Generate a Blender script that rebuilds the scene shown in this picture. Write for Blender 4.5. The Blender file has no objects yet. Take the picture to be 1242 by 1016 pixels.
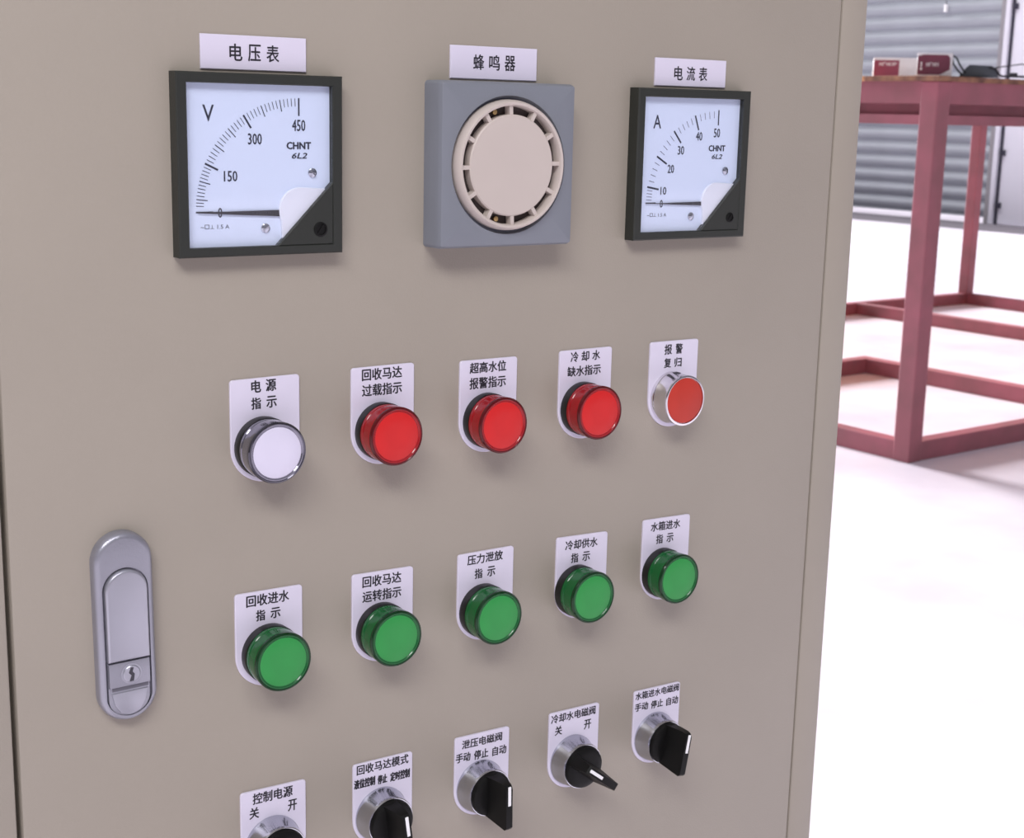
import bpy, bmesh, math, random
from mathutils import Vector, Matrix
random.seed(7)
SC = bpy.context.scene
COL = SC.collection

# ------------------------------------------------------------------ camera
R = ((0.8249716295745932, 0.5564890955429193, 0.0987000351512792),
     (-0.5647412445322084, 0.8048381978051143, 0.18249055339394382),
     (0.022116444588865632, -0.20628950990207728, 0.9782410239726753))
cd = bpy.data.cameras.new('camera'); cam = bpy.data.objects.new('camera', cd); COL.objects.link(cam)
m = Matrix(((R[0][0], R[0][2], -R[0][1], -0.2637),
            (R[1][0], R[1][2], -R[1][1], -0.6142),
            (R[2][0], R[2][2], -R[2][1], 1.100),
            (0, 0, 0, 1)))
cam.matrix_world = m
cd.sensor_fit = 'HORIZONTAL'; cd.sensor_width = 36.0
cd.lens = 1764.94 / 1242 * 36.0
cd.shift_x = 0.5 / 1242
cd.dof.use_dof = True; cd.dof.focus_distance = .70; cd.dof.aperture_fstop = 34
cd.clip_start = 0.02; cd.clip_end = 200
SC.camera = cam

# ------------------------------------------------------------------ world, sun, lights, exposure
w = bpy.data.worlds.new('sky'); SC.world = w; w.use_nodes = True
nt = w.node_tree; bg = nt.nodes['Background']
tc = nt.nodes.new('ShaderNodeTexCoord'); sep = nt.nodes.new('ShaderNodeSeparateXYZ')
rmp = nt.nodes.new('ShaderNodeValToRGB')
nt.links.new(tc.outputs['Generated'], sep.inputs[0]); nt.links.new(sep.outputs['Z'], rmp.inputs[0])
rmp.color_ramp.elements[0].position = 0.0; rmp.color_ramp.elements[0].color = (0.26, 0.245, 0.285, 1)
rmp.color_ramp.elements[1].position = 0.9; rmp.color_ramp.elements[1].color = (1.0, 0.97, 1.10, 1)
nt.links.new(rmp.outputs[0], bg.inputs[0]); bg.inputs[1].default_value = 0.43

BA = 0.040                       # the yard's own heading: table, shutter wall
BC, BS = math.cos(BA), math.sin(BA)
def Y(x, y, z=0.0):              # yard coordinates -> world
    return Vector((x*BC - y*BS, x*BS + y*BC, z))

sd = bpy.data.lights.new('sun', 'SUN'); sun = bpy.data.objects.new('sun', sd); COL.objects.link(sun)
sd.energy = 12.0; sd.angle = math.radians(16); sd.color = (1.0, 0.975, 1.0)
EL = math.radians(18)
d = Y(-0.03*math.cos(EL), -math.cos(EL), -math.sin(EL))
sun.rotation_euler = d.to_track_quat('-Z', 'Y').to_euler()

def area(name, loc, target, sx, sy, power, col):
    l = bpy.data.lights.new(name, 'AREA'); l.shape = 'RECTANGLE'; l.size = sx; l.size_y = sy
    l.energy = power; l.color = col
    o = bpy.data.objects.new(name, l); COL.objects.link(o); o.location = loc
    o.rotation_euler = (Vector(target) - Vector(loc)).to_track_quat('-Z', 'Y').to_euler()
    return o
area('high_window_light', (-1.3, -1.5, 2.75), (0.1, 0, 1.0), 1.1, 0.6, 36, (1.0, 0.98, 1.0))
area('second_high_window_light', (-0.3, -1.9, 2.9), (0.1, 0, 1.0), 0.9, 0.6, 18, (1.0, 0.98, 1.0))

area('shutter_wall_fill', Y(10.6, 9.5, 5.2), Y(13.7, 9.8, 1.6), 7, 1.2, 150, (1.0, 0.99, 1.0))  # added fill lamp out of view, brightens the shutter and white door

SC.view_settings.view_transform = 'Standard'; SC.view_settings.look = 'None'
SC.view_settings.gamma = 1.0; SC.view_settings.use_curve_mapping = False
SC.view_settings.exposure = 0.0

# ------------------------------------------------------------------ materials
def lin(c): return tuple(((v/255)/12.92 if v/255 <= .04045 else ((v/255+.055)/1.055)**2.4) for v in c) + (1,)
MATS = {}
def mat(name, col, rough=.5, metal=0., coat=0., var=.04, scale=30., bump=0., bscale=400., spec=.5, stain=None):
    mt = bpy.data.materials.new(name); mt.use_nodes = True; n = mt.node_tree; p = n.nodes['Principled BSDF']
    p.inputs['Roughness'].default_value = rough; p.inputs['Metallic'].default_value = metal
    p.inputs['Coat Weight'].default_value = coat; p.inputs['Coat Roughness'].default_value = .08
    p.inputs['Specular IOR Level'].default_value = spec
    c = lin(col)
    t = n.nodes.new('ShaderNodeTexCoord'); nz = n.nodes.new('ShaderNodeTexNoise')
    nz.inputs['Scale'].default_value = scale; nz.inputs['Detail'].default_value = 4
    n.links.new(t.outputs['Object'], nz.inputs['Vector'])
    r = n.nodes.new('ShaderNodeValToRGB')
    r.color_ramp.elements[0].position = .3; r.color_ramp.elements[1].position = .7
    lo = stain if stain else c
    r.color_ramp.elements[0].color = tuple(max(0, v*(1-var)) for v in (lin(stain) if stain else c)[:3]) + (1,)
    r.color_ramp.elements[1].color = tuple(min(1, v*(1+var)) for v in c[:3]) + (1,)
    n.links.new(nz.outputs['Fac'], r.inputs[0]); n.links.new(r.outputs[0], p.inputs['Base Color'])
    if bump:
        b = n.nodes.new('ShaderNodeBump'); b.inputs['Strength'].default_value = bump; b.inputs['Distance'].default_value = .001
        z = n.nodes.new('ShaderNodeTexNoise'); z.inputs['Scale'].default_value = bscale
        n.links.new(t.outputs['Object'], z.inputs['Vector']); n.links.new(z.outputs['Fac'], b.inputs['Height'])
        n.links.new(b.outputs[0], p.inputs['Normal'])
    MATS[name] = mt; return mt

mat('cabinet_paint', (158, 150, 138), .42, var=.03, scale=9, bump=.10, bscale=900, spec=.4)
mat('cabinet_inside', (40, 36, 34), .8)
mat('meter_black', (36, 39, 34), .45, bump=.08, bscale=700)
mat('dial_white', (216, 226, 246), .5, var=.01)
mat('dial_cover', (228, 230, 240), .35, var=.01)
mat('ink', (28, 26, 36), .6, var=.02)
mat('dial_ink', (48, 50, 66), .6, var=.02)
mat('dial_ink_light', (110, 112, 132), .6, var=.02)
mat('plate_white', (216, 211, 227), .38, var=.015, scale=60)
mat('buzzer_grey', (120, 124, 132), .5, var=.03, bump=.06, bscale=600)
mat('buzzer_grey_groove', (84, 86, 98), .6)
mat('grille_beige', (192, 181, 173), .5, var=.02)
mat('buzzer_dark', (62, 52, 50), .7)
mat('brass', (190, 160, 110), .35, metal=.9)
mat('black_plastic', (11, 11, 10), .5, spec=.22)
mat('collar_black', (16, 17, 16), .35)
mat('red_lens', (150, 14, 22), .16, coat=.15, spec=.3)
mat('red_disc', (204, 36, 36), .4, coat=.0, spec=.3, var=.05, scale=60)
mat('green_lens', (12, 90, 40), .16, coat=.15, spec=.3)
mat('green_disc', (50, 146, 72), .4, coat=.0, spec=.3, var=.05, scale=60)
mat('red_rim', (84, 6, 12), .16, coat=.15, spec=.3)
mat('green_rim', (6, 50, 20), .16, coat=.15, spec=.3)
mat('clear_rim', (84, 82, 92), .12, metal=.8, coat=.5)
mat('clear_lens', (128, 126, 138), .12, metal=.8, coat=.5)
mat('white_disc', (214, 210, 228), .35, coat=.3, var=.02)
mat('chrome', (190, 192, 200), .16, metal=1.)
mat('chrome_bright', (225, 222, 226), .15, metal=1.)
mat('button_red', (186, 56, 44), .45, spec=.3, var=.05, scale=80)
mat('white_paint', (240, 240, 240), .4)
mat('zinc', (154, 154, 164), .34, metal=.55, bump=.1, bscale=1200)
mat('zinc_light', (168, 168, 178), .30, metal=.55)
mat('zinc_mid', (108, 107, 116), .5, metal=.3)
mat('zinc_dark', (60, 58, 66), .6)
mat('floor_concrete', (234, 229, 236), .55, var=.04, scale=2.2, stain=(218, 210, 221), bump=.2, bscale=40)
mat('floor_shade_grey', (104, 98, 106), .8, var=.08, scale=6)
mat('red_oxide', (166, 96, 108), .55, var=.08, scale=7, stain=(152, 96, 102), bump=.15, bscale=200)
mat('plank_orange', (214, 160, 118), .7, var=.12, scale=18)
mat('plank_brown', (166, 120, 92), .75, var=.16, scale=22, stain=(118, 82, 70))
mat('shutter_steel', (164, 168, 176), .5, metal=.0, var=.04, scale=3)
mat('white_steel', (238, 236, 246), .5, var=.03, scale=2)
mat('gap_dark', (60, 58, 72), .8)
mat('guide_grey', (150, 146, 150), .6)
mat('card_white', (246, 244, 246), .6, var=.02)
mat('card_red', (154, 64, 90), .5, var=.06, scale=40)
mat('card_maroon', (120, 48, 74), .5, var=.10, scale=40)
mat('tool_grey', (66, 72, 80), .5, var=.08, scale=30)
mat('cable_black', (30, 30, 38), .5)
mat('shade_wall', (150, 142, 138), .8, var=.05, scale=1)
# clear pane of the meters
gm = bpy.data.materials.new('clear_pane'); gm.use_nodes = True; n = gm.node_tree
for q in list(n.nodes):
    if q.type != 'OUTPUT_MATERIAL': n.nodes.remove(q)
out = [q for q in n.nodes if q.type == 'OUTPUT_MATERIAL'][0]
tr = n.nodes.new('ShaderNodeBsdfTransparent'); tr.inputs[0].default_value = (.985, .99, 1.0, 1)
gl = n.nodes.new('ShaderNodeBsdfGlossy'); gl.inputs['Roughness'].default_value = .04
lw = n.nodes.new('ShaderNodeLayerWeight'); lw.inputs[0].default_value = .5
pw = n.nodes.new('ShaderNodeMath'); pw.operation = 'POWER'; pw.inputs[1].default_value = 4.0
n.links.new(lw.outputs['Facing'], pw.inputs[0])
fr = n.nodes.new('ShaderNodeMath'); fr.operation = 'MULTIPLY_ADD'; fr.inputs[1].default_value = .55; fr.inputs[2].default_value = .03
n.links.new(pw.outputs[0], fr.inputs[0])
mx = n.nodes.new('ShaderNodeMixShader')
n.links.new(fr.outputs[0], mx.inputs[0]); n.links.new(tr.outputs[0], mx.inputs[1]); n.links.new(gl.outputs[0], mx.inputs[2])
n.links.new(mx.outputs[0], out.inputs[0]); MATS['clear_pane'] = gm

# ------------------------------------------------------------------ helpers
def finish(name, bm, material, parent=None, smooth=None, loc=None):
    bmesh.ops.recalc_face_normals(bm, faces=bm.faces)
    me = bpy.data.meshes.new(name); bm.to_mesh(me); bm.free()
    me.materials.append(MATS[material])
    if smooth:
        for p in me.polygons: p.use_smooth = True
        me.set_sharp_from_angle(angle=math.radians(smooth))
    return link(name, me, parent, loc)
def link(name, me, parent=None, loc=None, rot=None):
    o = bpy.data.objects.new(name, me); COL.objects.link(o)
    if parent: o.parent = parent
    if loc is not None: o.location = loc
    if rot is not None: o.rotation_euler = rot
    return o
def empty(name, loc, rot=(0, 0, 0)):
    o = bpy.data.objects.new(name, None); o.empty_display_size = .02; COL.objects.link(o)
    o.location = loc; o.rotation_euler = rot; return o
def tag(o, label=None, cat=None, group=None, kind=None):
    if label: o['label'] = label
    if cat: o['category'] = cat
    if group: o['group'] = group
    if kind: o['kind'] = kind
    return o
def box(bm, x0, x1, y0, y1, z0, z1, bev=0.):
    r = bmesh.ops.create_cube(bm, size=1)
    for v in r['verts']:
        v.co = Vector((x0+(v.co.x+.5)*(x1-x0), y0+(v.co.y+.5)*(y1-y0), z0+(v.co.z+.5)*(z1-z0)))
    if bev:
        es = list({e for v in r['verts'] for e in v.link_edges})
        bmesh.ops.bevel(bm, geom=es, offset=bev, segments=2, affect='EDGES', profile=.5)
def boxo(name, material, parent, x0, x1, y0, y1, z0, z1, bev=0., smooth=None):
    bm = bmesh.new(); box(bm, x0, x1, y0, y1, z0, z1, bev); return finish(name, bm, material, parent, smooth)
def lathe(bm, prof, n=48, cx=0., cz=0., sx=1.):
    """profile of (depth outwards, radius); axis points out of the panel (-Y)"""
    rings = []
    for dd, r in prof:
        if r < 1e-7: rings.append([bm.verts.new((cx, -dd, cz))])
        else: rings.append([bm.verts.new((cx+sx*r*math.cos(2*math.pi*i/n), -dd, cz+r*math.sin(2*math.pi*i/n))) for i in range(n)])
    for a, b in zip(rings, rings[1:]):
        for i in range(n):
            j = (i+1) % n
            if len(a) == 1 and len(b) == 1: continue
            if len(a) == 1: bm.faces.new((a[0], b[i], b[j]))
            elif len(b) == 1: bm.faces.new((a[i], b[0], a[j]))
            else: bm.faces.new((a[i], b[i], b[j], a[j]))
def offset(pts, o):
    n = len(pts); res = []
    for i in range(n):
        a, b, c = Vector(pts[i-1]), Vector(pts[i]), Vector(pts[(i+1) % n])
        e1 = (b-a).normalized(); e2 = (c-b).normalized()
        n1 = Vector((-e1.y, e1.x)); n2 = Vector((-e2.y, e2.x)); k = (n1+n2)
        k = k/max(.35, (1+n1.dot(n2)))
        res.append((b.x+k.x*o, b.y+k.y*o))
    return res          # positive o = inwards for counter-clockwise outlines
def slab(bm, pts, d0, d1, bev=0., seg=3, cap_back=True):
    """extrude a counter-clockwise (x,z) outline from depth d0 out to depth d1"""
    loops = [(pts, d0)]
    if bev:
        for s in range(seg+1):
            a = s/seg*math.pi/2
            loops.append((offset(pts, bev*(1-math.cos(a))), d1-bev+bev*math.sin(a)))
    else: loops.append((pts, d1))
    L = [[bm.verts.new((x, -dd, z)) for x, z in pp] for pp, dd in loops]
    for a, b in zip(L, L[1:]):
        for i in range(len(a)):
            j = (i+1) % len(a); bm.faces.new((a[i], a[j], b[j], b[i]))
    bm.faces.new(L[-1])
    if cap_back: bm.faces.new(list(reversed(L[0])))
    return L
def arc(cx, cz, r, a0, a1, n, rz=None):
    rz = rz or r
    return [(cx+r*math.cos(math.radians(a0+(a1-a0)*i/n)), cz+rz*math.sin(math.radians(a0+(a1-a0)*i/n))) for i in range(n+1)]
def tube(bm, pts, r, n=8):
    rings = []
    for i, p in enumerate(pts):
        p = Vector(p); t = (Vector(pts[min(i+1, len(pts)-1)]) - Vector(pts[max(i-1, 0)])).normalized()
        u = t.cross(Vector((0, 0, 1)));
        if u.length < 1e-3: u = t.cross(Vector((0, 1, 0)))
        u.normalize(); v = t.cross(u)
        rings.append([bm.verts.new(p+r*(u*math.cos(2*math.pi*k/n)+v*math.sin(2*math.pi*k/n))) for k in range(n)])
    for a, b in zip(rings, rings[1:]):
        for k in range(n): bm.faces.new((a[k], a[(k+1) % n], b[(k+1) % n], b[k]))
    bm.faces.new(rings[0]); bm.faces.new(rings[-1])
def text_into(bm, s, cx, cz, wd, ht, depth, bold=.012, shear=0., rot=0.):
    """lettering scaled into a wd x ht box centred on (cx, cz), lying at depth on the panel"""
    cu = bpy.data.curves.new('t', 'FONT'); cu.body = s; cu.size = 1; cu.resolution_u = 2
    cu.extrude = .0; cu.shear = shear
    ob = bpy.data.objects.new('t', cu)
    me = bpy.data.meshes.new_from_object(ob)
    xs = [v.co.x for v in me.vertices]; ys = [v.co.y for v in me.vertices]
    x0, x1, y0, y1 = min(xs), max(xs), min(ys), max(ys)
    kx = wd/(x1-x0); ky = ht/(y1-y0); ca, sa = math.cos(rot), math.sin(rot)
    # a heavier stroke: the same outline laid down several times, each a hair to the side and above the last
    offs = [(0, 0)] if bold <= 0 else [(0, 0), (-bold, 0), (bold, 0), (0, -bold*.7), (0, bold*.7)]
    for k, (ox, oz) in enumerate(offs):
        vs = []
        for v in me.vertices:
            x = (v.co.x-(x0+x1)/2)*kx+ox*MM; z = (v.co.y-(y0+y1)/2)*ky+oz*MM
            vs.append(bm.verts.new((cx+x*ca-z*sa, -depth-k*4e-6, cz+x*sa+z*ca)))
        for p in me.polygons:
            try: bm.faces.new([vs[i] for i in p.vertices])
            except ValueError: pass
    bpy.data.objects.remove(ob); bpy.data.curves.remove(cu); bpy.data.meshes.remove(me)
CACHE = {}
def cached(name, key, build, material, parent, smooth=30, loc=None, rot=None):
    """first call builds the mesh; later ones share its data"""
    if key not in CACHE:
        bm = bmesh.new(); build(bm); o = finish(name, bm, material, parent, smooth, loc); CACHE[key] = o.data
        if rot is not None: o.rotation_euler = rot
        return o
    return link(name, CACHE[key], parent, loc, rot)

MM = .001
Z0 = 0.9044          # height on the door of the measuring origin

# ------------------------------------------------------------------ the setting
fl = bmesh.new(); box(fl, -14, 30, -16, 30, -.12, 0); tag(finish('floor', fl, 'floor_concrete'), kind='structure')

WX = 13.70           # shutter wall, yard frame
def yobj(o): o.rotation_euler = (0, 0, BA); return o
# shutter: y from 9.2-ish (right jamb) to far left
SH0, SH1 = 9.30, 16.5
door = tag(yobj(empty('door_1', (0, 0, 0))), kind='structure')
PIT = .1565
def slat_mesh(bm):
    prof = []
    nseg = 10
    for i in range(nseg+1):
        t = i/nseg
        prof.append((-.036*math.sin(math.pi*t)**.8, t*PIT*.86))
    prof += [(.004, PIT*.88), (.004, PIT*1.0)]
    A = [bm.verts.new((x, SH0, z)) for x, z in prof]; B = [bm.verts.new((x, SH1, z)) for x, z in prof]
    for i in range(len(prof)-1): bm.faces.new((A[i], A[i+1], B[i+1], B[i]))
    C_ = [bm.verts.new((x+.03, SH0, z)) for x, z in ((0, 0), (0, PIT))]; D_ = [bm.verts.new((x+.03, SH1, z)) for x, z in ((0, 0), (0, PIT))]
    bm.faces.new((C_[0], C_[1], D_[1], D_[0]))
    bm.faces.new((A[0], B[0], D_[0], C_[0])); bm.faces.new((A[-1], B[-1], D_[1], C_[1]))
for i in range(20):
    cached('slat', 'slat', slat_mesh, 'shutter_steel', door, 50, (WX, 0, .095+i*PIT))
boxo('bottom_rail', 'shutter_steel', door, WX-.02, WX+.03, SH0, SH1, .07, .095)
boxo('guide_rail', 'guide_grey', door, WX-.05, WX+.05, SH0-.045, SH0, 0, 3.3)
boxo('roller_box', 'shutter_steel', door, WX-.15, WX+.25, SH0-.1, SH1+.1, 3.2, 3.6)

wall = tag(yobj(empty('wall_right', (0, 0, 0))), kind='structure')
boxo('far_wall_section', 'white_steel', wall, WX, WX+.15, SH1, 26, 0, 4.4)
boxo('lintel', 'white_steel', wall, WX+.02, WX+.3, SH0-.1, SH1, 3.55, 4.4)
boxo('jamb', 'white_steel', wall, WX-.04, WX+.15, SH0-.10, SH0-.045, 0, 4.4)
boxo('near_wall_section', 'white_steel', wall, WX, WX+.15, -6, 6.9, 0, 4.4)
boxo('over_door', 'white_steel', wall, WX, WX+.15, 6.9, SH0-.12, 2.9, 4.4)
door2 = tag(yobj(empty('door_2', (0, 0, 0))), kind='structure')
boxo('door_leaf', 'white_steel', door2, WX+.02, WX+.07, 6.92, SH0-.125, .01, 2.89)
boxo('door_gap', 'gap_dark', door2, WX+.0, WX+.03, SH0-.125, SH0-.10, 0, 2.9)
for z in (.18, .75, 1.35, 2.3):
    b = bmesh.new(); box(b, WX-.03, WX+.03, SH0-.165, SH0-.12, z, z+.06, .006); finish('hinge', b, 'gap_dark', door2, 40)
th = tag(yobj(empty('floor_shade_1', (0, 0, 0))), kind='structure')
boxo('floor_shade_strip', 'floor_shade_grey', th, WX-.95, WX-.05, 4, 20, -.01, .006)  # shade along the shutter wall's foot, put in as a darker floor strip

# ------------------------------------------------------------------ work table
TX0, TX1, TY0, TY1 = 3.55, 7.40, 2.329, 4.95
LW, RH, TOP = .066, .065, 1.224
tb = tag(yobj(empty('work_table', Y(TX0, TY0))), 'red-brown painted steel frame table with a plank top, on the pale floor beyond the cabinet', 'table')
def tbx(name, material, x0, x1, y0, y1, z0, z1, bev=.003):
    b = bmesh.new(); box(b, x0-TX0, x1-TX0, y0-TY0, y1-TY0, z0, z1, bev); return finish(name, b, material, tb)
for lx, ly in ((TX0, TY0), (TX1-LW, TY0), (TX0, TY1-LW), (TX1-LW, TY1-LW)):
    tbx('leg', 'red_oxide', lx, lx+LW, ly, ly+LW, 0, TOP, .004)
e = .004
tbx('floor_rail', 'red_oxide', TX0+LW, TX1-LW, TY0+e, TY0+.06, 0.0, RH)
tbx('floor_rail', 'red_oxide', TX0+LW, TX1-LW, TY1-.06, TY1-e, 0.0, RH)
tbx('floor_rail', 'red_oxide', TX0+e, TX0+.06, TY0+LW, TY1-LW, 0.0, RH)
tbx('floor_rail', 'red_oxide', TX1-.06, TX1-e, TY0+LW, TY1-LW, 0.0, RH)
tbx('cross_rail', 'red_oxide', 4.80, 4.86, TY0+.06, 3.61, 0.0, RH)
tbx('cross_rail', 'red_oxide', 6.32, 6.38, TY0+.06, TY1-.06, 0.0, RH)
tbx('short_rail', 'red_oxide', TX0+.06, 4.80, 3.55, 3.61, 0.0, RH)
# aprons: a deep channel with its flanges outwards
def apron(axis, c0, c1, face, inward):
    b = bmesh.new()
    for (z0, z1, o0, o1) in ((1.155, TOP, .002, .05), (1.12, 1.155, .040, .05), (1.090, 1.120, .004, .05)):
        a, c = sorted((face+inward*o0, face+inward*o1))
        if axis == 'x': box(b, c0-TX0, c1-TX0, a-TY0, c-TY0, z0, z1)
        else: box(b, a-TX0, c-TX0, c0-TY0, c1-TY0, z0, z1)
    finish('apron_channel', b, 'red_oxide', tb)
apron('x', TX0+LW, TX1-LW, TY0, 1); apron('x', TX0+LW, TX1-LW, TY1, -1)
apron('y', TY0+LW, TY1-LW, TX0, 1); apron('y', TY0+LW, TY1-LW, TX1, -1)
tbx('top_bearer', 'red_oxide', 4.80, 4.86, TY0+.05, TY1-.05, 1.15, TOP)
tbx('top_bearer', 'red_oxide', 6.32, 6.38, TY0+.05, TY1-.05, 1.15, TOP)
yy = TY0-.006; k = 0
for wd in (.30, .24, .31, .28, .30, .27, .31, .29, .337):
    o = tbx('plank', 'plank_brown' if k == 0 else 'plank_orange', TX0-.006+random.uniform(-.004, .004), TX1+.006, yy, yy+wd-.006, TOP, TOP+random.uniform(.016, .019), .0015)
    yy += wd; k += 1
boxo('edge_clip', 'zinc_light', tb, -.012, .05, .545, .57, TOP-.004, TOP+.022)
TT = TOP+.0195

# cartons and tool on the table (placed on the plank top, turned roughly across the view)
def carton(name, px, py, rz, wd, dp, ht, label, build):
    c = tag(empty(name, Vector((px, py, TT)), (0, 0, rz)), label, 'box', 'cartons on the work table')
    b = bmesh.new(); box(b, -wd/2, wd/2, 0, dp, 0, ht, .0015); finish('carton_body', b, 'card_white', c, 40)
    build(c); return c
VA = math.radians(39.7-90)
def glyphs(bm, x, z, n, w_, h_, d_):
    for i in range(n):
        x0 = x+i*w_*1.25
        box(bm, x0, x0+w_*.25, -d_-.0003, -d_, z, z+h_)
        if i % 2 == 0: box(bm, x0+w_*.25, x0+w_, -d_-.0003, -d_, z+h_*.42, z+h_*.60)
        if i % 3 != 1: box(bm, x0+w_*.72, x0+w_, -d_-.0003, -d_, z, z+h_)
        if i % 3 == 1: box(bm, x0+w_*.25, x0+w_, -d_-.0003, -d_, z+h_*.82, z+h_)
def c1(c):
    b = bmesh.new(); slab(b, [(-.091, .002), (-.009, .002), (-.009, .054), (-.091, .054)], .0002, .0010); o = finish('printed_panel', b, 'card_red', c)
    b = bmesh.new(); glyphs(b, -.074, .036, 5, .0095, .011, .0010); finish('printed_marks', b, 'card_white', o)
def c2(c):
    b = bmesh.new(); slab(b, [(-.052, .004), (.018, .004), (.048, .020), (.048, .056), (.040, .066), (-.034, .067), (-.052, .062)], .0002, .0010); o = finish('printed_panel', b, 'card_maroon', c)
    b = bmesh.new(); glyphs(b, -.026, .030, 4, .0080, .012, .0010)
    lathe(b, [(.0010, .0001), (.0016, .004), (.0010, .0041)], 10, -.041, .022); box(b, -.043, -.039, -.0016, -.001, .028, .044)
    finish('printed_marks', b, 'card_white', o)

# ------------------------------------------------------------------ cabinet
cb = tag(empty('control_cabinet', (.15, 0, 0)), 'beige-grey painted steel control cabinet filling the foreground, instruments on its door', 'cabinet')
def cbx(name, material, x0, x1, y0, y1, z0, z1, bev=0., smooth=None, parent=cb):
    b = bmesh.new(); box(b, x0-.15, x1-.15, y0, y1, z0, z1, bev); return finish(name, b, material, parent, smooth)
XL, XR, ZT = -.155, .4092, 1.62
DL, DR = -.0998, .3868
b = bmesh.new()     # shell: sides, back, top, bottom, plus the front frame round the door
def bb(x0, x1, y0, y1, z0, z1, bv=0.): box(b, x0-.15, x1-.15, y0, y1, z0, z1, bv)
bb(XL, XL+.002, .002, .35, .08, ZT); bb(XR-.002, XR, .002, .35, .08, ZT)
bb(XL, XR, .348, .35, .08, ZT); bb(XL, XR, .002, .35, ZT-.002, ZT); bb(XL, XR, .002, .35, .08, .082)
bb(DR+.0012, XR, .0000, .03, .08, ZT, .0018); bb(XL, DL-.0022, .0000, .03, .08, ZT, .0018)
bb(XL, XR, .0000, .03, ZT-.04, ZT, .0018); bb(XL, XR, .0000, .03, .08, .12, .0018)
finish('cabinet_body', b, 'cabinet_paint', cb, 40)
cbx('inner_flange', 'cabinet_inside', DL-.02, DR+.02, .022, .028, .11, ZT-.03)
cbx('plinth', 'cabinet_inside', XL+.01, XR-.01, .02, .33, 0, .08)
cbx('door', 'cabinet_paint', DL, DR, -.0002, .018, .1225, ZT-.0425, .0012, 40)

# swing handle with lock
hd = bpy.data.objects.new('door_handle', None); COL.objects.link(hd); hd.parent = cb; hd.location = (-.0513-.15, -.0002, .869); hd.rotation_euler = (0, math.radians(-.6), 0)
hd['label'] = 'silver-grey flush door handle with key lock'
def obround(hw, zt, zb, n=20):
    return arc(0, zt-hw, hw, 0, 180, n) + arc(0, zb+hw, hw, 180, 360, n)
b = bmesh.new()
outer = obround(.0136, .0446, -.0446); inner = obround(.0106, .0285, -.0432)
L1 = [(outer, 0), (outer, .0035), (offset(outer, .0005), .0050), (offset(outer, .0016), .0060), (offset(outer, .0028), .0063)]
rings = [[b.verts.new((x, -dd, z)) for x, z in pp] for pp, dd in L1]
rings.append([b.verts.new((x, -.0063, z)) for x, z in inner])
rings.append([b.verts.new((x, -.0040, z)) for x, z in inner])
for a_, c_ in zip(rings, rings[1:]):
    for i in range(len(a_)):
        j = (i+1) % len(a_); b.faces.new((a_[i], a_[j], c_[j], c_[i]))
b.faces.new(rings[-1])
finish('handle_plate', b, 'zinc', hd, 35)
b = bmesh.new(); slab(b, arc(0, .0278-.0097, .0097, 0, 180, 20) + [(-.0097, -.0146), (.0097, -.0146)], .0040, .0085, .0012, 4)
finish('lever', b, 'zinc_light', hd, 35)
b = bmesh.new(); slab(b, [(-.0097, -.0152), (-.0097, -.0330)] + arc(0, -.0330, .0097, 180, 360, 20)[1:] + [(.0097, -.0152)], .0040, .0060, .0006, 2)
slab(b, [(-.0095, -.0154), (-.0095, -.0270), (.0095, -.0270), (.0095, -.0154)], .006, .0076, .0005, 2)
finish('lock_housing', b, 'zinc', hd, 35)
b = bmesh.new(); slab(b, [(-.0084, -.0300), (-.0072, -.0355), (-.0045, -.0400), (0, -.0415), (.0045, -.0400), (.0072, -.0355), (.0084, -.0300)], .0055, .0067, .0005, 2)
finish('thumb_scoop', b, 'zinc_light', hd, 35)
b = bmesh.new(); box(b, -.0080, .0088, -.00612, -.0050, -.0292, -.0272)
finish('recess_strip', b, 'zinc_mid', hd)
b = bmesh.new(); lathe(b, [(.0076, .0048), (.0079, .0048), (.0079, .0041), (.0084, .0040), (.0087, .0036), (.0087, 0)], 32, .0006, -.0212)
finish('lock_cylinder', b, 'zinc_light', hd, 35)
b = bmesh.new(); slab(b, [(.0001, -.0180), (-.0009, -.0205), (.0003, -.0218), (-.0007, -.0245), (.0012, -.0245), (.0018, -.0212), (.0008, -.0200), (.0014, -.0182)], .0087, .0089)
finish('keyhole', b, 'zinc_dark', hd)

# ------------------------------------------------------------------ name strips over the meters
def strip(x0, x1, z0, z1, text, tb_, label):
    o = empty('name_strip', ((x0+x1)/2, -.0002, z0)); tag(o, label, 'label', 'printed name strips above the meters and buzzer')
    hw = (x1-x0)/2; h = z1-z0
    b = bmesh.new(); slab(b, [(-hw, 0), (hw, 0), (hw, h), (-hw, h)], 0, .0011, .0003, 1); finish('strip_plate', b, 'plate_white', o)
    b = bmesh.new()
    for i, ch in enumerate(text): text_into(b, ch, tb_[0]-(x0+x1)/2+(i-1)*tb_[2]*.375, tb_[1]-z0, tb_[2]*.25, tb_[3], .00118, .14)
    finish('lettering', b, 'ink', o)
M0 = 1.1141
strip(-.0306+.0000+.0224, .0426, M0+.0014, M0+.0163, '电压表', (.0171, M0+.0089, .0236, .0072), 'white strip printed 电压表 above the left meter')
strip(.1196, .1707, M0+.0013, M0+.0170, '蜂鸣器', (.1450, M0+.0094, .0246, .0072), 'white strip printed 蜂鸣器 above the grey buzzer')
strip(.2480, .2984, M0+.0014, M0+.0160, '电流表', (.2728, M0+.0083, .0234, .0072), 'white strip printed 电流表 above the right meter')

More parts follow.
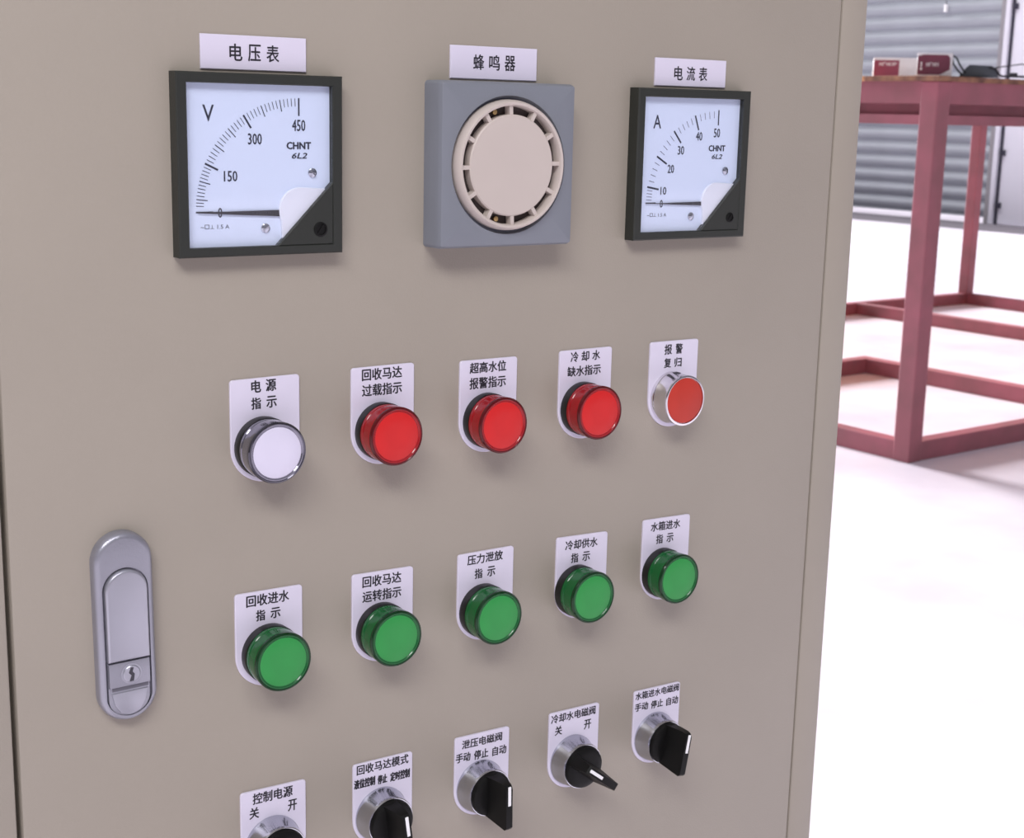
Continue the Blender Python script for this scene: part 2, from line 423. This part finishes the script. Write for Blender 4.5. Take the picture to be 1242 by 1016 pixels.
# ------------------------------------------------------------------ meters
def meter(x, z, unit, label, mode):
    o = tag(empty('panel_meter', (x+.040, -.0002, z-.080)), label, 'meter', 'square dial meters on the cabinet door')
    X = lambda v: v*MM-.040
    Zc = lambda v: v*MM+.080
    DF = .0079
    sq = [(X(0), Zc(-80)), (X(80), Zc(-80)), (X(80), Zc(0)), (X(0), Zc(0))]
    op = [(X(4.8), Zc(-75.8)), (X(74.9), Zc(-75.8)), (X(74.9), Zc(-4.6)), (X(4.8), Zc(-4.6))]
    b = bmesh.new()
    L = [(sq, 0), (sq, DF-.0007), (offset(sq, .0007), DF), (offset(op, -.0004), DF), (op, DF-.0005), (op, .0040)]
    rg = [[b.verts.new((px, -dd, pz)) for px, pz in pp] for pp, dd in L]
    for a_, c_ in zip(rg, rg[1:]):
        for i in range(4):
            j = (i+1) % 4; b.faces.new((a_[i], a_[j], c_[j], c_[i]))
    finish('bezel', b, 'meter_black', o)
    b = bmesh.new(); slab(b, [(X(4.6), Zc(-76)), (X(75.1), Zc(-76)), (X(75.1), Zc(-4.4)), (X(4.6), Zc(-4.4))], .0034, .0044)
    dial = finish('dial', b, 'dial_white', o)
    cx, cz = 59.4, -60.4
    def tick(bm, ang, r0, r1, wd, dd=.00452):
        a = math.radians(180-ang); ux, uz = math.cos(a), math.sin(a); px, pz = -uz, ux
        q = [(r0, -wd), (r1, -wd), (r1, wd), (r0, wd)]
        bm.faces.new([bm.verts.new((X(cx+r*ux+s*px/2), -dd, Zc(cz+r*uz+s*pz/2))) for r, s in q])
    def angle(v, tab):
        for (v0, a0), (v1, a1) in zip(tab, tab[1:]):
            if v0 <= v <= v1: return a0+(a1-a0)*(v-v0)/(v1-v0)
    b = bmesh.new(); bl = bmesh.new()
    if mode == 'V':
        tab = ((0, 0), (20, 1.5), (50, 6.5), (150, 25), (300, 57.4), (450, 90))
        for v in range(30, 450, 10):
            a = angle(v, tab)
            if v % 150 == 0: tick(b, a, 43.6, 50.3, .85)
            elif v % 50 == 0: tick(b, a, 45.0, 50.2, .42)
            else: tick(b, a, 46.6, 50.2, .30)
        tick(b, 0, 42.2, 50.3, .7); tick(b, 90, 42.4, 50.3, .75)
        nums = (('0', 20.5, -60.7, 1.9, 4.4), ('150', 25.8, -44.7, 6.3, 4.6), ('300', 37.7, -28.4, 6.6, 4.8), ('450', 59.3, -22.2, 6.5, 5.0))
    else:
        tab = ((0, 0), (10, 10), (20, 30), (30, 50.4), (40, 70), (50, 90))
        for v in range(1, 50):
            a = angle(v, tab)
            if v % 10 == 0: tick(b, a, 41.4, 49.6, .95)
            elif v % 2 == 0: tick(bl, a, 45.5, 49.2, .35)
        tick(b, 0, 42.5, 49.6, .6); tick(b, 90, 41.6, 49.8, .8)
        nums = (('0', 20.9, -60.9, 1.9, 4.2), ('10', 22.0, -54.0, 4.0, 4.2), ('20', 26.6, -42.3, 4.4, 4.4), ('30', 33.2, -32.4, 4.4, 4.6), ('40', 45.8, -24.8, 4.4, 4.6), ('50', 58.7, -22.9, 4.4, 4.8))
    for s, px, pz, wd, ht in nums: text_into(b, s, X(px), Zc(pz), wd*MM, ht*MM, .00453, .09)
    text_into(b, unit, X(15.8), Zc(-17.4), 5.2*MM, 7.0*MM, .00453, .06)
    text_into(b, 'CHNT', X(59.3), Zc(-31.2), 12.0*MM, 3.1*MM, .00453, .20)
    text_into(b, '6L2', X(59.6), Zc(-35.7), 7.6*MM, 2.5*MM, .00453, .10, shear=.25)
    text_into(b, '~□⊥ 1.5 A', X(18.0), Zc(-66.8), 13.5*MM, 1.9*MM, .00453, .0)
    finish('scale_markings', b, 'dial_ink', dial)
    if mode == 'A': finish('fine_scale', bl, 'dial_ink_light', dial)
    else: bl.free()
    # pale cover over the movement: round towards the needle, cut by the corner piece
    b = bmesh.new()
    pts = [(X(48.9), Zc(-74.2))] 
    arcp = [(X(px), Zc(pz)) for px, pz in arc(59.4, -60.4, 10.6, 88, 205, 22)]
    poly = [(X(50.2), Zc(-73.4)), (X(73.0), Zc(-50.6))] + arcp
    slab(b, poly, .0044, .0058, .0003, 1); finish('movement_cover', b, 'dial_cover', o)
    b = bmesh.new()
    bq = [(49.4, -62.8), (49.4, -59.9), (24, -60.2), (9.8, -60.2), (9.8, -60.7), (24, -61.5)]
    slab(b, [(X(px), Zc(pz)) for px, pz in (bq if mode == 'V' else [(48.9, -62.2), (48.9, -60.1), (20, -60.5), (9.5, -60.35), (9.5, -60.65), (20, -61.0)])], .0050, .0053)
    finish('pointer', b, 'ink', o)
    for sx, sz in ((65.9, -43.4), (42.2, -68.0)):
        def sc(bm):
            lathe(bm, [(.0044, .0021), (.0050, .0021), (.0055, .0012), (.0056, 0)], 20)
            box(bm, -.0017, .0017, -.00565, -.0054, -.00030, .00030)
        cached('dial_screw', 'dial_screw', sc, 'chrome', o, 30, (X(sx), 0, Zc(sz)), (0, .7 if sx > 50 else -.5, 0))
    b = bmesh.new(); slab(b, [(X(46.9), Zc(-75.9)), (X(75.0), Zc(-75.9)), (X(75.0), Zc(-47.6))], .0040, .0078, .0004, 1)
    cc = finish('corner_cover', b, 'meter_black', o)
    rr = .0034 if mode == 'V' else .0027
    b = bmesh.new(); lathe(b, [(.0078, rr), (.0081, rr), (.0084, rr*.8), (.0084, rr*.74), (.0080, rr*.7), (.0080, 0)], 28, X(68.4), Zc(-69.0))
    box(b, X(68.4)-.0004, X(68.4)+.0004, -.0083, -.0079, Zc(-69.0)-rr*.7, Zc(-69.0)+rr*.7)
    bmesh.ops.rotate(b, verts=b.verts, cent=(X(68.4), 0, Zc(-69.0)), matrix=Matrix.Rotation(.6, 3, 'Y'))
    finish('zero_screw', b, 'black_plastic', cc, 30)
    b = bmesh.new(); slab(b, [(X(4.9), Zc(-75.7)), (X(46.6), Zc(-75.7)), (X(74.8), Zc(-47.4)), (X(74.8), Zc(-4.7)), (X(4.9), Zc(-4.7))], .0066, .0072)
    finish('glass_pane', b, 'clear_pane', o)
meter(-.0225, M0, 'V', 'square black-framed dial meter marked V, left of the buzzer', 'V')
meter(.2321, M0, 'A', 'square black-framed dial meter marked A, right of the buzzer', 'A')

# ------------------------------------------------------------------ buzzer
bz = tag(empty('buzzer', (.1457, -.0002, M0-.0798)), 'blue-grey square alarm buzzer with a round beige grille', 'buzzer')
def rsq(h, r, n=6):
    p = []
    for cx_, cz_, a0 in ((h-r, h-r, 0), (-h+r, h-r, 90), (-h+r, -h+r, 180), (h-r, -h+r, 270)): p += arc(cx_, cz_, r, a0, a0+90, n)
    return p
BD = .0150; CZ = .0400
b = bmesh.new(); sq = [(x_, z_+CZ) for x_, z_ in rsq(.0399, .0020, 5)]
n_ = 64
dn = []
for i in range(len(sq)):
    p_, q_ = sq[i], sq[(i+1) % len(sq)]
    kk = max(1, int(math.hypot(q_[0]-p_[0], q_[1]-p_[1])/.004))
    dn += [(p_[0]+(q_[0]-p_[0])*t/kk, p_[1]+(q_[1]-p_[1])*t/kk) for t in range(kk)]
sq = dn
ang = [math.atan2(z_-CZ, x_) for x_, z_ in sq]
L = [[b.verts.new((x_, -dd, z_)) for x_, z_ in pp] for pp, dd in ((sq, 0), (sq, BD-.0030), (offset(sq, .0006), BD-.0013), (offset(sq, .0011), BD-.0003), (offset(sq, .0017), BD))]
for a_, c_ in zip(L, L[1:]):
    for i in range(len(a_)):
        j = (i+1) % len(a_); b.faces.new((a_[i], a_[j], c_[j], c_[i]))
NC = len(sq)
circ = [b.verts.new((.0336*math.cos(t), -BD, CZ+.0336*math.sin(t))) for t in ang]
for i in range(NC):
    j = (i+1) % NC; b.faces.new((L[-1][i], L[-1][j], circ[j], circ[i]))
finish('buzzer_body', b, 'buzzer_grey', bz, 35)
b = bmesh.new(); lathe(b, [(BD-.0001, .0337), (BD-.0006, .0335), (BD-.0030, .0330), (BD-.0030, .0)], 72, 0, CZ)
finish('grille_seat', b, 'buzzer_grey', bz, 35)
b = bmesh.new(); lathe(b, [(BD-.0029, .0326), (BD-.0029, .02)], 72, 0, CZ); finish('groove', b, 'buzzer_grey_groove', bz, 35)
b = bmesh.new(); lathe(b, [(BD-.0030, .0318), (BD+.0006, .0316), (BD+.0030, .0309), (BD+.0036, .0303), (BD+.0034, .0292), (BD+.0024, .0287), (BD-.0026, .0285)], 72, 0, CZ)
gr = finish('grille_ring', b, 'grille_beige', bz, 35)
b = bmesh.new(); lathe(b, [(BD-.0024, .0246), (BD+.0020, .0246), (BD+.0026, .0240), (BD+.0027, 0)], 72, 0, CZ); finish('grille_disc', b, 'grille_beige', bz, 35)
b = bmesh.new(); lathe(b, [(BD-.0026, .0300), (BD-.0026, .0)], 48, 0, CZ); finish('sounder_cavity', b, 'buzzer_dark', bz)
for i in range(12):
    a = math.radians(i*30+2)
    cached('grille_spoke', 'spoke', lambda bm: box(bm, .0244, .0290, -BD-.0022, -BD+.0020, -.0010, .0010), 'grille_beige', bz, 30, (0, 0, CZ), (0, -a, 0))
for a in (108, 256):
    b = bmesh.new(); lathe(b, [(BD-.0026, .0013), (BD-.0012, .0013), (BD-.0010, 0)], 14, .0268*math.cos(math.radians(a)), CZ+.0268*math.sin(math.radians(a))); finish('inner_screw', b, 'brass', bz, 30)

# ------------------------------------------------------------------ indicators, button, selector switches
LAB = {  # label left edge, label top, tilt
 'P': (0.0026, 0.9766, 0.0108), 'R2': (0.0655, 0.9773, 0.005), 'R3': (0.1277, 0.976, -0.0032), 'R4': (0.1903, 0.9765, 0.0033), 'R5': (0.2526, 0.9768, -0.0041),
 'G1': (0.0032, 0.8734, -0.0141), 'G2': (0.0659, 0.8729, -0.0233), 'G3': (0.1282, 0.8735, -0.0025), 'G4': (0.192, 0.8732, -0.0343), 'G5': (0.2528, 0.8745, -0.0273),
 'S1': (0.0043, 0.7714, -0.028), 'S2': (0.0664, 0.771, -0.0164), 'S3': (0.1281, 0.7711, -0.024), 'S4': (0.1905, 0.7711, -0.0211), 'S5': (0.2515, 0.7711, -0.0254)}
HOLE = {'P': (.0184, .9443), 'R2': (.0816, .9452), 'R3': (.1440, .9442), 'R4': (.2059, .9446), 'R5': (.2686, .9448),
 'G1': (.0203, .8420), 'G2': (.0821, .8418), 'G3': (.1436, .8413), 'G4': (.2057, .8417), 'G5': (.2674, .8419),
 'S1': (.0208, .7408), 'S2': (.0825, .7402), 'S3': (.1441, .7402), 'S4': (.2066, .7402), 'S5': (.2676, .7402)}
def centred(*rows): return rows
T4 = (5.8, 28.0)
TEXT = {  # strings with left, right, centre height (mm from label's top-left corner), glyph height
 'P': [('电', 10.6, 15.3, -3.8, 5.7), ('源', 17.9, 23.0, -3.8, 5.7), ('指', 10.5, 15.2, -11.8, 5.4), ('示', 18.1, 23.2, -11.8, 5.4)],
 'R2': [('回收马达', *T4, -3.8, 5.7), ('过载指示', *T4, -11.6, 5.8)],
 'R3': [('超高水位', *T4, -4.1, 5.5), ('报警指示', *T4, -12.1, 5.8)],
 'R4': [('冷', 7.2, 12.2, -3.8, 5.5), ('却', 14.4, 19.4, -3.8, 5.4), ('水', 21.7, 26.8, -3.8, 5.2), ('缺水指示', 5.3, 27.6, -11.6, 5.4)],
 'R5': [('报', 10.2, 15.5, -4.7, 5.6), ('警', 18.3, 23.3, -4.7, 5.7), ('复', 10.4, 15.2, -12.3, 5.4), ('归', 18.0, 23.0, -12.4, 5.3)],
 'G1': [('回收进水', *T4, -4.2, 5.7), ('指', 10.7, 15.3, -12.0, 5.4), ('示', 18.3, 23.3, -12.0, 5.2)],
 'G2': [('回收马达', *T4, -4.5, 5.7), ('运转指示', *T4, -12.3, 5.7)],
 'G3': [('压力泄放', *T4, -3.8, 5.3), ('指', 10.5, 15.2, -11.9, 5.3), ('示', 18.4, 23.3, -11.9, 5.4)],
 'G4': [('冷却供水', *T4, -5.0, 5.3), ('指', 10.0, 14.8, -12.6, 5.3), ('示', 17.9, 22.9, -12.6, 5.3)],
 'G5': [('水箱进水', 5.7, 27.6, -4.6, 5.3), ('指', 10.0, 14.9, -12.3, 5.4), ('示', 17.9, 22.8, -12.4, 5.2)],
 'S1': [('控制电源', 6.4, 27.8, -4.2, 5.7), ('关', 4.6, 9.5, -11.6, 5.8), ('开', 25.4, 30.0, -12.1, 5.9)],
 'S2': [('回收马达模式', 2.1, 32.6, -3.3, 5.2), ('液位控制', .6, 12.6, -10.9, 5.0), ('停止', 14.4, 19.8, -11.3, 4.9), ('定时控制', 21.9, 33.4, -11.5, 5.0)],
 'S3': [('泄压电磁阀', 4.4, 30.2, -4.6, 4.9), ('手动', .6, 9.7, -11.8, 5.2), ('停止', 12.2, 21.4, -12.2, 5.2), ('自动', 24.2, 33.2, -12.6, 5.2)],
 'S4': [('冷却水电磁阀', 1.2, 32.3, -3.7, 5.1), ('关', 4.1, 8.8, -11.1, 5.4), ('开', 24.6, 29.4, -11.5, 5.6)],
 'S5': [('水箱进水电磁阀', .9, 34.0, -3.1, 4.6), ('手动', .8, 10.6, -10.1, 4.8), ('停止', 13.0, 22.0, -10.5, 4.8), ('自动', 24.8, 33.8, -10.9, 4.9)]}
LWD = .0352
def plate_bm(hx, hz, top, left, tilt):
    """label plate in the thing's frame (origin at its hole): straight sides, round foot"""
    def f(bm):
        x0 = left-hx; x1 = x0+LWD; zt = top-hz; cx_ = (x0+x1)/2; r = LWD/2; c = .0016; zf = .0
        pts = [(x1, zf)] + arc(x1-c, zt-c, c, 0, 90, 4) + arc(x0+c, zt-c, c, 90, 180, 4) + arc(cx_, zf, r, 180, 360, 28, .0172)[:-1]
        q = []
        for x, z in pts: q.append((x, z+tilt*(x-x0)*max(0., min(1., (z-zf)/(zt-zf)))))
        slab(bm, q, 0, .0012, .0003, 1)
    return f
def plate(o, k):
    l = LAB[k]; h = HOLE[k]
    b = bmesh.new(); plate_bm(h[0], h[1], l[1], l[0], l[2])(b); p = finish('label_plate', b, 'plate_white', o)
    b = bmesh.new()
    for s, xa, xb, zc, ht in TEXT[k]:
        cx_ = (xa+xb)/2
        text_into(b, s, l[0]+cx_*MM-h[0], l[1]+zc*MM+l[2]*cx_*MM-h[1], (xb-xa)*MM, ht*MM, .00128, .24 if k == 'S2' and zc < -8 else .17, rot=math.atan(l[2]))
    finish('lettering', b, 'ink', p)
def lamp(k, colour, label, group):
    h = HOLE[k]
    o = tag(empty('indicator_lamp', (h[0], -.0002, h[1])), label, 'indicator lamp', group)
    plate(o, k)
    def col(bm):
        lathe(bm, [(.0012, .0138), (.0012, .0143), (.0055, .01445), (.0062, .0142), (.0062, .012)], 56)
        box(bm, -.0012, .0012, -.0050, -.0020, -.0149, -.0140)
    cached('collar', 'collar', col, 'collar_black', o)
    def lens(bm): lathe(bm, [(.0062, .0120), (.0062, .0140), (.0082, .0141), (.0086, .0137), (.0092, .0137), (.0096, .0142), (.0140, .0144), (.0166, .0145), (.0173, .0143), (.0177, .0137), (.0177, .0127), (.0173, .0123), (.0173, .0110)], 64)
    cached('lens', 'lens'+colour, lens, {'red': 'red_lens', 'green': 'green_lens', 'white': 'clear_lens'}[colour], o, 28)
    def rim(bm): lathe(bm, [(.0160, .0143), (.0162, .01455), (.0173, .01450), (.0179, .0141), (.0180, .0136), (.0178, .0133), (.0174, .0132)], 64)
    cached('lens_rim', 'rim'+colour, rim, {'red': 'red_rim', 'green': 'green_rim', 'white': 'clear_rim'}[colour], o, 28)
    def disc(bm): lathe(bm, [(.0165, .0123), (.0172, .0122), (.0175, .0116), (.0177, .006), (.0179, 0)], 56)
    cached('diffuser', 'disc'+colour, disc, colour+'_disc', o, 28)
lamp('P', 'white', 'white power lamp with a clear rim under the label 电源指示', 'indicator lamps in the upper row')
lamp('R2', 'red', 'red lamp under the label 回收马达过载指示, beside the white lamp', 'indicator lamps in the upper row')
lamp('R3', 'red', 'red lamp under the label 超高水位报警指示, middle of three red lamps', 'indicator lamps in the upper row')
lamp('R4', 'red', 'red lamp under the label 冷却水缺水指示, next to the flat red push button', 'indicator lamps in the upper row')
GR = 'green indicator lamps in the second row'
lamp('G1', 'green', 'green lamp under the label 回收进水指示, nearest the door handle', GR)
lamp('G2', 'green', 'green lamp under the label 回收马达运转指示, second from the handle', GR)
lamp('G3', 'green', 'green lamp under the label 压力泄放指示, middle of the green row', GR)
lamp('G4', 'green', 'green lamp under the label 冷却供水指示, second from the door edge', GR)
lamp('G5', 'green', 'green lamp under the label 水箱进水指示, nearest the right door edge', GR)

h = HOLE['R5']
pb = tag(empty('push_button', (h[0], -.0002, h[1])), 'flat red push button in a chrome bezel under the label 报警复归', 'button')
plate(pb, 'R5')
b = bmesh.new(); lathe(b, [(.0012, .0142), (.0012, .0147), (.0035, .0147), (.0042, .0143), (.0125, .0140), (.0132, .0143), (.0138, .0142), (.0141, .0136), (.0141, .0131), (.0133, .0129), (.0133, .010)], 64)
finish('bezel', b, 'chrome_bright', pb, 28)
b = bmesh.new(); box(b, -.0016, .0020, -.0070, -.0040, .0135, .0146, .0003); finish('locating_notch', b, 'zinc_dark', pb)
b = bmesh.new(); lathe(b, [(.0130, .0129), (.0137, .0127), (.0139, .0123), (.0140, 0)], 56); finish('button_face', b, 'button_red', pb, 28)

def selector(k, ang, label):
    h = HOLE[k]
    o = tag(empty('selector_switch', (h[0], -.0002, h[1])), label, 'switch', 'rotary selector switches in the bottom row')
    plate(o, k)
    cached('bezel', 'selbez', lambda bm: lathe(bm, [(.0012, .0142), (.0012, .0148), (.0024, .0148), (.0032, .0144), (.0100, .0132), (.0116, .0131), (.0124, .0128), (.0124, .0124), (.0116, .0122), (.0116, .009)], 64), 'chrome', o, 28)
    def knob(bm):
        lathe(bm, [(.0108, .0121), (.0134, .0122), (.0145, .0117), (.0152, .0104), (.0156, .008), (.0157, 0)], 48)
        # fin across the disc, tapering outwards
        pr = [(-.0114, .0128), (.0114, .0128), (.0118, .0200), (.0120, .0262), (.0115, .0286), (.0102, .0300), (.0090, .0304), (-.0126, .0304), (-.0140, .0290), (-.0132, .0240), (-.0122, .0180)]
        def hwid(dd): return .0042-(dd-.0128)/.0176*.0022
        A = [bm.verts.new((hwid(dd), -dd, zz)) for zz, dd in pr]; B = [bm.verts.new((-hwid(dd), -dd, zz)) for zz, dd in pr]
        bm.faces.new(A); bm.faces.new(list(reversed(B)))
        for i in range(len(pr)):
            j = (i+1) % len(pr); bm.faces.new((A[i], B[i], B[j], A[j]))
    kn = cached('knob', 'knob', knob, 'black_plastic', o, 28, None, (0, math.radians(ang), 0))
    cached('pointer_line', 'pline', lambda bm: box(bm, -.0009, .0009, -.0308, -.0303, .0002, .0112, .0002), 'white_paint', kn, 30)
selector('S1', -48, 'selector switch under the label 控制电源 关 开, cut off by the bottom edge')
selector('S2', -8, 'black selector switch under the label 回收马达模式, turned slightly left of upright')
selector('S3', -1, 'black selector switch under the label 泄压电磁阀, standing upright')
selector('S4', -52, 'black selector switch under the label 冷却水电磁阀, turned over to 关')
selector('S5', 10, 'black selector switch under the label 水箱进水电磁阀, nearest the door edge')

# ------------------------------------------------------------------ things on the table
def at(u, v, dist):
    x = (u-620.5)/1764.94; z = -(v-508)/1764.94
    q = Vector((R[0][0]*x+R[0][1]+R[0][2]*z, R[1][0]*x+R[1][1]+R[1][2]*z, 0)); q.normalize()
    return Vector((-.2637+q.x*dist, -.6142+q.y*dist))
carton('carton', 3.638, 2.781, VA+.05, .185, .12, .0625, 'white carton with a crimson printed panel, cut off by the cabinet edge', c1)
carton('carton', 3.575, 2.592, VA-.02, .110, .06, .072, 'white carton with a dark maroon printed panel, at the table corner', c2)
tl = tag(empty('power_tool', Vector((3.688, 2.505, TT)), (0, 0, VA)), 'dark grey wedge-shaped box with black cables, right of the cartons on the table', 'tool')
b = bmesh.new()
slab(b, [(-.062, 0), (.062, 0), (.046, .030), (.038, .035), (-.030, .038), (-.040, .030)], -.06, 0, .002, 2)
finish('casing', b, 'tool_grey', tl, 35)
b = bmesh.new(); tube(b, [(-.050, -.004, .004), (-.066, -.004, .020), (-.080, -.002, .038), (-.086, 0, .056), (-.082, 0, .066), (-.072, 0, .058), (-.060, 0, .036), (-.048, 0, .020), (-.040, 0, .012)], .0030)
finish('cable_loop', b, 'cable_black', tl, 60)
b = bmesh.new(); tube(b, [(.030, -.003, .030), (.050, -.006, .026), (.060, -.004, .010), (.070, -.002, .003), (.10, 0, .003), (.15, .02, .003), (.22, .02, .003)], .0035)
finish('power_lead', b, 'cable_black', tl, 60)
b = bmesh.new(); tube(b, [(.046, .01, .028), (.058, .01, .031), (.090, .01, .036), (.130, .01, .042), (.17, .02, .034), (.20, .03, .003)], .0018)
finish('thin_wire', b, 'cable_black', tl, 60)
b = bmesh.new(); box(b, .093, .118, -.01, .01, .0, .014, .002); finish('plug', b, 'cable_black', tl, 35)

# pull cord on the shutter
pc = tag(yobj(empty('pull_cord', Y(WX-.06, 10.02, 2.32))), 'thin hanging cord with a white pull, in front of the roller shutter', 'cord')
b = bmesh.new(); tube(b, [(0, 0, .05), (.002, .004, .3), (0, 0, .9)], .006); finish('cord', b, 'gap_dark', pc)
b = bmesh.new(); tube(b, [(0, 0, -.02), (0, 0, .02), (0, 0, .06)], .022, 10); finish('pull_grip', b, 'card_white', pc)
